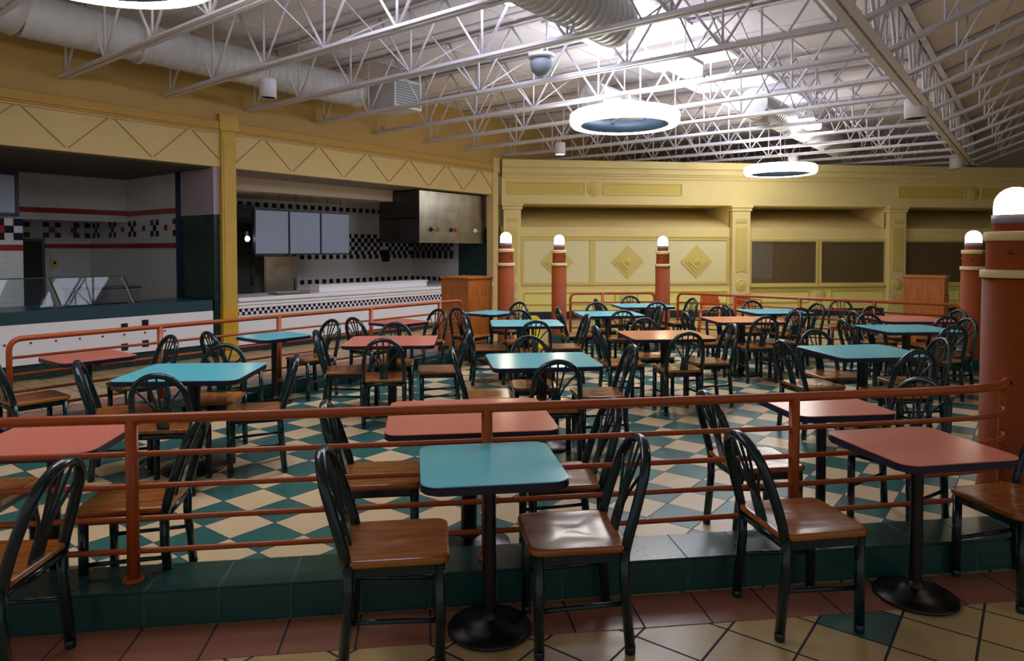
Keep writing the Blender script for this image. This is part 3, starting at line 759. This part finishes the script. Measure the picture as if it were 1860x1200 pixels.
bm = NB(); lathe(bm, [(0, -.15), (.07, -.14), (.13, -.08), (.15, 0), (.14, .05), (.12, .08)], 28); obj('globe', bm, 'diffuser', g)
bm = NB(); lathe(bm, [(.0, .13), (.17, .13), (.17, .08), (.0, .08)], 28); tube(bm, [(0, 0, .12), (0, 0, .3)], .02); obj('collar', bm, 'steel_white', g)

# ================================================================ BOLLARD LAMPS
def bollard(label, x, y, r=.145, H=2.0, z0=0.0):
    g = thing('bollard_lamp', label, 'bollard lamp', (x, y, z0), .3, 'lamp bollards around the railing')
    k = (H-1.44)/.57 if True else 1
    zb = H-.57
    q = r/.145
    H_ = lambda z: (z - 1.44)*((H-zb)/.57)+zb - z0
    bm = NB(); lathe(bm, [(0, 0), (r+.015, 0), (r+.01, .02), (r, .03), (r-.004, H_(1.44)), (0, H_(1.44))], 36); obj('shaft', bm, 'bollard_red', g)
    bm = NB(); lathe(bm, [(r+.008, H_(1.44)), (r+.01, H_(1.45)), (r+.01, H_(1.48)), (r+.0, H_(1.49)), (0, H_(1.49))], 36); obj('lower_band', bm, 'cream_band', g)
    bm = NB(); lathe(bm, [(r*.87, H_(1.485)), (r*.87, H_(1.675))], 36); nk = obj('neck', bm, 'bollard_red', g)
    for a in range(4):
        bm = NB(); an = a*PI/2+.35; T = Matrix.Translation((r*.87*math.cos(an), r*.87*math.sin(an), H_(1.60))) @ Matrix.Rotation(an, 4, 'Z') @ Matrix.Rotation(PI/2, 4, 'Y')
        lathe(bm, [(0, .022), (.012, .018), (.015, 0)], 12, T=T); obj('bolt', bm, 'bolt', nk)
    bm = NB(); lathe(bm, [(0, H_(1.67)), (r*.93, H_(1.67)), (r*.96, H_(1.68)), (r*.96, H_(1.72)), (r*.9, H_(1.73)), (0, H_(1.73))], 36); obj('upper_band', bm, 'cream_band', g)
    bm = NB(); lathe(bm, [(r*.70, H_(1.725)), (r*.70, H_(1.785))], 36); obj('top_neck', bm, 'bollard_red', g)
    bm = NB(); lathe(bm, [(0, H_(1.78)), (r*.72, H_(1.78)), (r*.72, H_(1.835)), (0, H_(1.835))], 36); obj('collar', bm, 'lamp_collar', g)
    bm = NB(); R = r*.66; zt = H_(1.835); z1 = H-z0-R
    lathe(bm, [(R, zt), (R, z1)] + [(R*math.cos(a*PI/2/8), z1+R*math.sin(a*PI/2/8)) for a in range(1, 9)], 32); obj('globe', bm, 'globe', g)
    return g
bollard('brick red lamp bollard beside the end of the left railing and wooden bin', 1.37, 11.50, H=2.01, z0=KH if False else 0)
bollard('brick red lamp bollard in front of the left half of the cream far wall', 2.47, 12.42, .14, H=1.99, z0=0)
bollard('brick red lamp bollard between the two far railings', 4.46, 12.42, .14, H=1.97, z0=0)
bollard('brick red lamp bollard at the right end of the far railing', 7.9, 8.98, .155, H=1.99, z0=0)
bollard('huge near brick red lamp bollard at the right edge of the view', 3.70, 3.88, .172, H=2.10, z0=KH)

# ================================================================ RAILINGS
def arc_pts(a, c, b, n=6):
    a, b, c = Vector(a), Vector(b), Vector(c)
    return [a*(1-t)**2 + c*2*t*(1-t) + b*t*t for t in [i/n for i in range(n+1)]]
def railing(label, path, posts, ztop=.92, end0=True, end1=True, rung_r=.0135):
    """path: list of (x, y); posts: list of (x, y); ends turn down into posts"""
    g = thing('railing', label, 'railing', (path[0][0], path[0][1], KH))
    o = Vector((path[0][0], path[0][1], 0))
    P3 = [Vector((x, y, 0))-o for x, y in path]
    def at(z): return [p+Vector((0, 0, z-KH)) for p in P3]
    pts = at(ztop); R = .11
    if end0:
        d = (pts[1]-pts[0]).normalized(); top = arc_pts(pts[0]-Vector((0, 0, R)), pts[0], pts[0]+d*R)
        pts = [pts[0]-Vector((0, 0, ztop-KH))] + top + pts[1:]
    if end1:
        d = (pts[-2]-pts[-1]).normalized(); e = pts[-1]; top = arc_pts(e+d*R, e, e-Vector((0, 0, R)))
        pts = pts[:-1] + top + [e-Vector((0, 0, ztop-KH))]
    bm = NB(); tube(bm, pts, .024, n=14); obj('handrail', bm, 'rail_red', g)
    for k in range(4):
        bm = NB(); tube(bm, at(ztop-.165-k*.152), rung_r, n=10); obj('rung', bm, 'rail_red', g)
    for x, y in posts:
        bm = NB(); q = Vector((x, y, 0))-o
        tube(bm, [q, q+Vector((0, 0, ztop-KH))], .028, n=14); lathe(bm, [(0, .012), (.045, .012), (.05, 0), (0, 0)], 20, c=(q.x, q.y)); obj('post', bm, 'rail_red', g)
    return g
fr = [(-4.4, 3.33), (-1.35, 3.345), (.31, 3.36), (1.95, 3.40), (2.75, 3.44)]
fr += [(x, y) for x, y, z in arc_pts((2.9, 3.45, 0), (3.36, 3.48, 0), (3.47, 3.70, 0), 10)]
railing('terracotta railing in the foreground along the green kerb', fr, [(-3.0, 3.335), (-1.352, 3.345), (.305, 3.36), (1.955, 3.40)], end0=False)
def ld(x): return (x, x+LY)
railing('long terracotta railing on the left before the food counters', [ld(-3.62), ld(.58)], [ld(-2.70), ld(-1.72), ld(-.72), ld(.22)])
railing('short terracotta railing against the far wall between two lamp bollards', [(2.62, 12.12), (4.2, 12.12)], [(3.22, 12.12)])
railing('long terracotta railing at the back right running to the far bollard', [(4.60, 12.0), (7.60, 8.86)], [(5.33, 11.24), (6.08, 10.45), (6.84, 9.66)])

# ================================================================ TABLES
def table_proto(w, d, top, rcol, rbase):
    g = thing('cafe_table', 'x', 'table')
    bm = NB(); prism(bm, rrect(w-.004, d-.004, .073), .752, .756); obj('laminate_top', bm, top, g)
    bm = NB()
    fs = prism(bm, rrect(w, d, .075), .718, .752)
    es = [e for e in bm.edges if abs(e.verts[0].co.z-e.verts[1].co.z) < 1e-5]
    bmesh.ops.bevel(bm, geom=es, offset=.006, segments=2, affect='EDGES')
    obj('edge_band', bm, 'edge_navy', g)
    bm = NB(); lathe(bm, [(rcol, .02), (rcol, .70)], 20)
    lathe(bm, [(rcol+.02, .05), (rcol+.005, .08), (rcol, .085)], 20); obj('column', bm, 'cast_black', g)
    bm = NB()
    for a in (0, PI/2):
        T = Matrix.Rotation(a, 4, 'Z'); box(bm, -.2, .2, -.025, .025, .695, .718, T=T)
    obj('top_bracket', bm, 'cast_black', g)
    bm = NB(); lathe(bm, [(0, 0), (rbase-.01, 0), (rbase, .008), (rbase-.006, .018), (rbase*.6, .035), (rcol+.05, .05), (rcol+.02, .06), (0, .06)], 40); obj('base', bm, 'cast_black', g)
    return g
PROTO = {}
def place_table(size, top, x, y, rz, label, group=None):
    key = (size, top)
    if key not in PROTO:
        a = (.92, .80, .047, .24) if size == 'B' else (.62, .60, .029, .19)
        g = table_proto(a[0], a[1], top, a[2], a[3]); PROTO[key] = g
    else: g = copy_tree(PROTO[key])
    g.location = (x, y, .003 if y > 3.2 else 0); g.rotation_euler = (0, 0, math.radians(rz))
    tag(g, label, 'table', 'pedestal dining tables')
    return g
TE, PK, OR = 'laminate_teal', 'laminate_pink', 'laminate_orange'
#   key: size, top, x, y, rot, phrase
TABS = {
 'S1': ('S', TE, .285, 3.015, 1, 'small turquoise table in front of the railing, nearest the camera'),
 'S2': ('S', PK, 2.385, 3.03, 3, 'small pink table in front of the railing, near the huge bollard'),
 'T1': ('S', PK, -1.86, 3.68, 0, 'pink table cut off by the left edge just behind the front railing'),
 'T2': ('B', TE, -1.79, 5.57, -4, 'large turquoise table at the left beside the small diagonal pink table'),
 'T3': ('B', PK, .25, 3.90, 0, 'large pink table directly behind the middle of the front railing'),
 'T4': ('B', TE, 1.0, 5.79, 0, 'large turquoise table in the centre, right behind the big pink one'),
 'T5': ('B', PK, -.34, 7.23, -4, 'pink table left of centre, before the chequered counter'),
 'T6': ('B', TE, 1.31, 8.78, -4, 'turquoise table in line with the wooden bin and first bollard'),
 'T7': ('B', OR, 2.67, 7.35, -2, 'orange-pink table in the middle distance right of centre'),
 'T8': ('B', TE, 4.08, 5.92, 0, 'large turquoise table left of the huge bollard'),
 'T9': ('S', PK, 2.42, 3.90, 0, 'small pink table just behind the right part of the front railing'),
 'T10': ('B', OR, 4.31, 8.86, -4, 'orange-pink table farther back below the first window'),
 'T11': ('B', TE, 5.39, 10.0, 0, 'turquoise table by the back right railing'),
 'T12': ('B', TE, 3.72, 11.35, 0, 'far turquoise table by the short railing below the diamonds'),
 'T13': ('B', TE, 2.73, 9.95, 0, 'turquoise table one row before the short far railing'),
 'T14': ('B', TE, 5.80, 7.59, -4, 'turquoise table at the right, left of the far right bollard'),
 'T15': ('B', PK, 6.6, 8.65, -6, 'dull pink table at the far right before the second wooden bin'),
 'T16': ('S', TE, -1.66, 7.82, 45, 'small diagonal turquoise table by the left railing'),
 'T17': ('S', PK, -2.98, 6.50, 45, 'small diagonal pink table by the near end of the left railing'),
 'T18': ('S', PK, -.34, 9.15, 45, 'small diagonal pink table by the left railing behind the pink four-seat table'),
 'T19': ('S', TE, 1.0, 10.34, 45, 'small diagonal turquoise table by the wooden bin'),
}
for k, (sz, top, x, y, rz, ph) in TABS.items(): place_table(sz, top, x, y, rz, ph)

# ================================================================ CHAIRS
def chair_proto():
    g = thing('fan_back_chair', 'x', 'chair')
    # seat: rounded square, dished, varnished wood
    bm = NB(); n = 40
    out = rrect(.43, .42, .05, 9); n = len(out)
    prof = [(k/12, .466, 1) for k in range(0, 12)] + [(.97, .466, 1), (.99, .463, 1), (1.0, .458, 1), (1.0, .444, 1), (.985, .438, 1)]
    def dish(x, y): return .008*math.exp(-((x+.035)**2/.010 + (abs(y)-.075)**2/.006))
    rings = []
    for f, z, _ in prof:
        if f == 0: rings.append([bm.verts.new((0, 0, z-dish(0, 0)))])
        else: rings.append([bm.verts.new((x*f, y*f, z - (dish(x*f, y*f) if f < .95 else 0))) for x, y in out])
    for a, b in zip(rings, rings[1:]):
        for i in range(n):
            j = (i+1) % n
            f = bm.faces.new((a[0], b[i], b[j])) if len(a) == 1 else bm.faces.new((a[i], b[i], b[j], a[j]))
            f.smooth = True
    bm.faces.new(rings[-1])
    obj('seat', bm, 'seat_wood', g)
    # apron frame
    bm = NB()
    for q in ((.165, .185, -.185, .185), (-.20, -.18, -.185, .185), (-.20, .185, -.195, -.175), (-.20, .185, .175, .195)): box(bm, q[0], q[1], q[2], q[3], .395, .437)
    obj('seat_frame', bm, 'chair_green', g)
    for sy in (-1, 1):
        bm = NB(); tube(bm, [(.172, sy*.185, .03), (.172, sy*.182, .43)], .0225, .0225, n=12); lathe(bm, [(0, 0), (.0215, 0), (.0228, .006), (.0228, .034), (.021, .036)], 12, c=(.172, sy*.185)); obj('leg', bm, 'chair_green', g)
    for sy in (-1, 1):
        bm = NB(); tube(bm, [(-.215, sy*.192, .03), (-.19, sy*.192, .30), (-.19, sy*.192, .45)], .0225, .0225, n=12); lathe(bm, [(0, 0), (.0215, 0), (.0228, .006), (.0228, .034), (.021, .036)], 12, c=(-.216, sy*.192)); obj('leg', bm, 'chair_green', g)
    for sy in (-1, 1):
        bm = NB(); tube(bm, [(.172, sy*.184, .20), (-.195, sy*.19, .215)], .011, n=8); obj('stretcher', bm, 'chair_green', g)
    # bowed back hoop
    def bx(z): return -.19 - .13*((z-.43)/.43)**1.1 if z > .43 else -.19
    bm = NB(); pts = []
    side = ((.42, .190), (.50, .192), (.58, .190), (.64, .184), (.68, .177))
    for z, y in side: pts.append((bx(z), -y, z))
    for k in range(1, 16):
        a = PI*k/16; pts.append((bx(.68+.178*math.sin(a)), -.177*math.cos(a), .68+.178*math.sin(a)))
    for z, y in side[::-1]: pts.append((bx(z), y, z))
    tube(bm, pts, .020, .023, n=12, up=Vector((1, 0, 0))); obj('back_hoop', bm, 'chair_green', g)
    bm = NB(); tube(bm, [(-.195, -.19, .415), (-.205, 0, .415), (-.195, .19, .415)], .012, .018, n=8); obj('back_rail', bm, 'chair_green', g)
    # lower splat, then the fan of spindles above it
    bm = NB(); rows = []
    for z, hw in ((.405, .042), (.48, .040), (.54, .039), (.575, .034), (.60, .022)):
        x = bx(z); rows.append([bm.verts.new(q) for q in ((x-.008, -hw, z), (x+.008, -hw, z), (x+.008, hw, z), (x-.008, hw, z))])
    for a, b in zip(rows, rows[1:]):
        for i in range(4): bm.faces.new((a[i], a[(i+1) % 4], b[(i+1) % 4], b[i]))
    bm.faces.new(rows[0][::-1]); bm.faces.new(rows[-1]); obj('splat', bm, 'chair_green', g)
    def sp(yb, yt, zt, bow):
        bm = NB(); pts = []
        for k in range(9):
            f = k/8; z = .555+(zt-.555)*f
            pts.append((bx(z), yb + (yt-yb)*(f**bow), z))
        tube(bm, pts, .0075, .0075, n=8, up=Vector((1, 0, 0))); obj('spindle', bm, 'chair_green', g)
    for yb, yt, zt, bow in ((0, 0, .855, 1), (-.015, -.066, .843, 1.2), (.015, .066, .843, 1.2), (-.028, -.160, .765, 1.6), (.028, .160, .765, 1.6)): sp(yb, yt, zt, bow)
    return g
CH = None
def place_chair(x, y, h, label):
    global CH
    if CH is None: CH = chair_proto(); c = CH
    else: c = copy_tree(CH)
    c.location = (x, y, .003 if y > 3.2 else 0.0); c.rotation_euler = (0, 0, math.radians(h))
    tag(c, label, 'chair', 'dark green fan-back chairs')
    return c
SIDE = {'L': (0, 'left of'), 'R': (180, 'right of'), 'F': (90, 'on the camera side of'), 'B': (-90, 'on the far side of')}
SHORT = {'S1': 'the front turquoise table', 'S2': 'the front pink table near the huge bollard', 'T1': 'the pink table at the left edge',
 'T2': 'the big turquoise table at the left', 'T3': 'the big pink table behind the railing', 'T4': 'the central turquoise table',
 'T5': 'the pink table before the chequered counter', 'T6': 'the turquoise table near the yellow sign', 'T7': 'the orange-pink table right of centre',
 'T8': 'the turquoise table near the huge bollard', 'T9': 'the small pink table behind the railing', 'T10': 'the orange-pink table below the first window',
 'T11': 'the turquoise table by the back railing', 'T12': 'the turquoise table below the wall diamonds', 'T13': 'the turquoise table before the short railing',
 'T14': 'the turquoise table at the far right', 'T15': 'the dull pink table at the far right', 'T16': 'the small diagonal turquoise table, left railing',
 'T17': 'the small diagonal pink table at far left', 'T18': 'the small diagonal pink table, chequered counter', 'T19': 'the small diagonal turquoise table by the bin'}
# table, side, distance from table centre, lateral shift, extra turn
CHAIRS = [
 ('S1', 'L', .40, -.08, 0), ('S1', 'R', .355, .07, 0), ('S2', 'L', .645, -.07, 2), ('S2', 'R', .55, .0, 4),
 ('T1', 'R', .41, .05, 3), ('T1', 'L', .42, .1, 0),
 ('T2', 'L', .50, 0, 18), ('T2', 'F', .43, .0, 0), ('T2', 'B', .42, .03, 0), ('T2', 'R', .47, .06, 12),
 ('T3', 'L', .48, -.08, 0), ('T3', 'R', .48, .22, 0),
 ('T4', 'L', .46, .05, 0), ('T4', 'B', .43, .0, 0), ('T4', 'F', .42, .0, 0), ('T4', 'R', .50, .0, 0),
 ('T5', 'L', .47, .04, 0), ('T5', 'F', .42, .05, 0), ('T5', 'B', .43, .0, 0), ('T5', 'R', .48, .05, 0),
 ('T6', 'L', .50, -.08, 0), ('T6', 'F', .50, 0, 0), ('T6', 'B', .42, .0, 0), ('T6', 'R', .48, .1, 0),
 ('T7', 'L', .49, 0, 0), ('T7', 'F', .42, .02, 0), ('T7', 'B', .42, 0, 0), ('T7', 'R', .47, .04, 0),
 ('T8', 'L', .50, 0, 4), ('T8', 'F', .43, 0, 0), ('T8', 'B', .42, -.04, 0), ('T8', 'R', .48, 0, -8),
 ('T9', 'L', .47, -.08, 0), ('T9', 'R', .50, 0, 24),
 ('T10', 'L', .50, 0, 0), ('T10', 'F', .42, .03, 0), ('T10', 'B', .42, -.03, 0), ('T10', 'R', .46, .06, 0),
 ('T11', 'L', .47, 0, 0), ('T11', 'F', .42, 0, 0), ('T11', 'B', .42, 0, 0), ('T11', 'R', .46, 0, 10),
 ('T12', 'L', .50, .05, 0), ('T12', 'F', .42, 0, 0), ('T12', 'B', .42, -.0, 0), ('T12', 'R', .62, 0, 10),
 ('T13', 'L', .48, -.08, 0), ('T13', 'F', .45, 0, 0), ('T13', 'B', .42, 0, 0), ('T13', 'R', .46, .08, 0),
 ('T14', 'L', .46, .05, -8), ('T14', 'F', .45, .0, 0), ('T14', 'B', .42, 0, 0), ('T14', 'R', .46, .06, 0),
 ('T15', 'L', .46, 0, 0), ('T15', 'F', .45, 0, 0), ('T15', 'B', .42, 0, 0), ('T15', 'R', .50, 0, 0),
 ('T16', 'L', .45, 0, 0), ('T16', 'R', .48, 0, 0), ('T17', 'L', .42, 0, 0), ('T17', 'R', .42, 0, 0),
 ('T18', 'L', .45, .0, 0), ('T18', 'R', .45, 0, 0), ('T19', 'L', .45, 0, 0), ('T19', 'R', .42, 0, 0),
]
for t, sd, dist, lat, turn in CHAIRS:
    sz, top, tx, ty, trz, ph = TABS[t]
    base, words = SIDE[sd]
    h = base + (45 if t in ('T16', 'T17', 'T18', 'T19') else 0)
    if sz == 'S' and t in ('T16', 'T17', 'T18', 'T19'): words = {'L': 'at the near end of', 'R': 'at the far end of'}[sd]
    a = math.radians(h)
    x = tx - dist*math.cos(a) - lat*math.sin(a); y = ty - dist*math.sin(a) + lat*math.cos(a)
    place_chair(x, y, h+turn, 'green fan-back chair %s %s' % (words, SHORT[t]))
place_chair(-1.74, 2.92, 176, 'green fan-back chair at the lower left corner, facing left out of view')
place_chair(6.85, 10.45, -115, 'green fan-back chair standing alone outside the back right railing')

# ================================================================ BINS, HIGH CHAIRS, SIGN
def waste_bin(label, x, y, rz):
    g = thing('waste_receptacle', label, 'waste bin', (x, y, 0), rz, 'tall wooden waste bins')
    bm = NB(); box(bm, -.31, .31, -.31, .31, .08, 1.22, .006); obj('body', bm, 'bin_wood', g)
    bm = NB(); box(bm, -.33, .33, -.33, .33, 1.22, 1.26, .008); obj('top', bm, 'bin_wood', g)
    bm = NB(); box(bm, -.28, .28, -.28, .28, 0, .08); obj('plinth', bm, 'base_dark', g)
    bm = NB(); box(bm, -.28, .28, -.325, -.312, .14, .92, .004); d = obj('door', bm, 'bin_wood', g)
    bm = NB(); lathe(bm, [(0, .03), (.012, .025), (.01, 0)], 12, T=Matrix.Translation((.22, -.325, .60)) @ Matrix.Rotation(PI/2, 4, 'X')); obj('knob', bm, 'steel', d)
waste_bin('tall oak waste bin standing at the end of the left railing', .72, 11.72, PI/4)
waste_bin('tall oak waste bin behind the far right lamp bollard', 8.85, 11.1, PI/4)
def high_chair(label, x, y, rz):
    g = thing('high_chair', label, 'high chair', (x, y, 0), rz, 'wooden high chairs')
    for sx in (-1, 1):
        for sy in (-1, 1):
            bm = NB(); tube(bm, [(sx*.24, sy*.22, 0), (sx*.15, sy*.17, .52)], .018, .018, n=8); obj('leg', bm, 'highchair_wood', g)
    bm = NB(); box(bm, -.17, .17, -.18, .18, .52, .545, .005); obj('seat', bm, 'highchair_wood', g)
    bm = NB(); box(bm, -.20, -.17, -.17, .17, .56, .80, .01); obj('backrest', bm, 'highchair_wood', g)
    for sy in (-1, 1):
        bm = NB(); tube(bm, [(-.185, sy*.17, .54), (-.185, sy*.17, .80)], .014, n=8); tube(bm, [(-.185, sy*.17, .70), (.16, sy*.17, .70), (.16, sy*.17, .54)], .014, n=8); obj('arm', bm, 'highchair_wood', g)
    bm = NB(); tube(bm, [(-.21, -.20, .2), (-.21, .20, .2)], .011, n=8); tube(bm, [(.21, -.20, .2), (.21, .20, .2)], .011, n=8); obj('footrest', bm, 'highchair_wood', g)
high_chair('orange wooden high chair outside the back railing, the left one', 5.78, 13.3, -1.9)
high_chair('orange wooden high chair outside the back railing, the right one', 6.55, 13.15, -1.3)
g = thing('wet_floor_sign', 'yellow plastic folding floor sign standing behind the turquoise table by the far bollards', 'floor sign', (1.78, 11.05, 0), .1)
for sg in (-1, 1):
    T = Matrix.Rotation(sg*.16, 4, 'X')
    bm = NB()
    prism(bm, [(-.14, 0), (-.10, 0), (-.09, .06), (.09, .06), (.10, 0), (.14, 0), (.09, .60), (.04, .64), (-.04, .64), (-.09, .60)], -.008, .008,
          T=Matrix.Translation((0, -sg*.105, 0)) @ Matrix.Rotation(PI/2-sg*.16, 4, 'X'))
    obj('panel', bm, 'yellow_plastic', g)
bpy.context.view_layer.update()
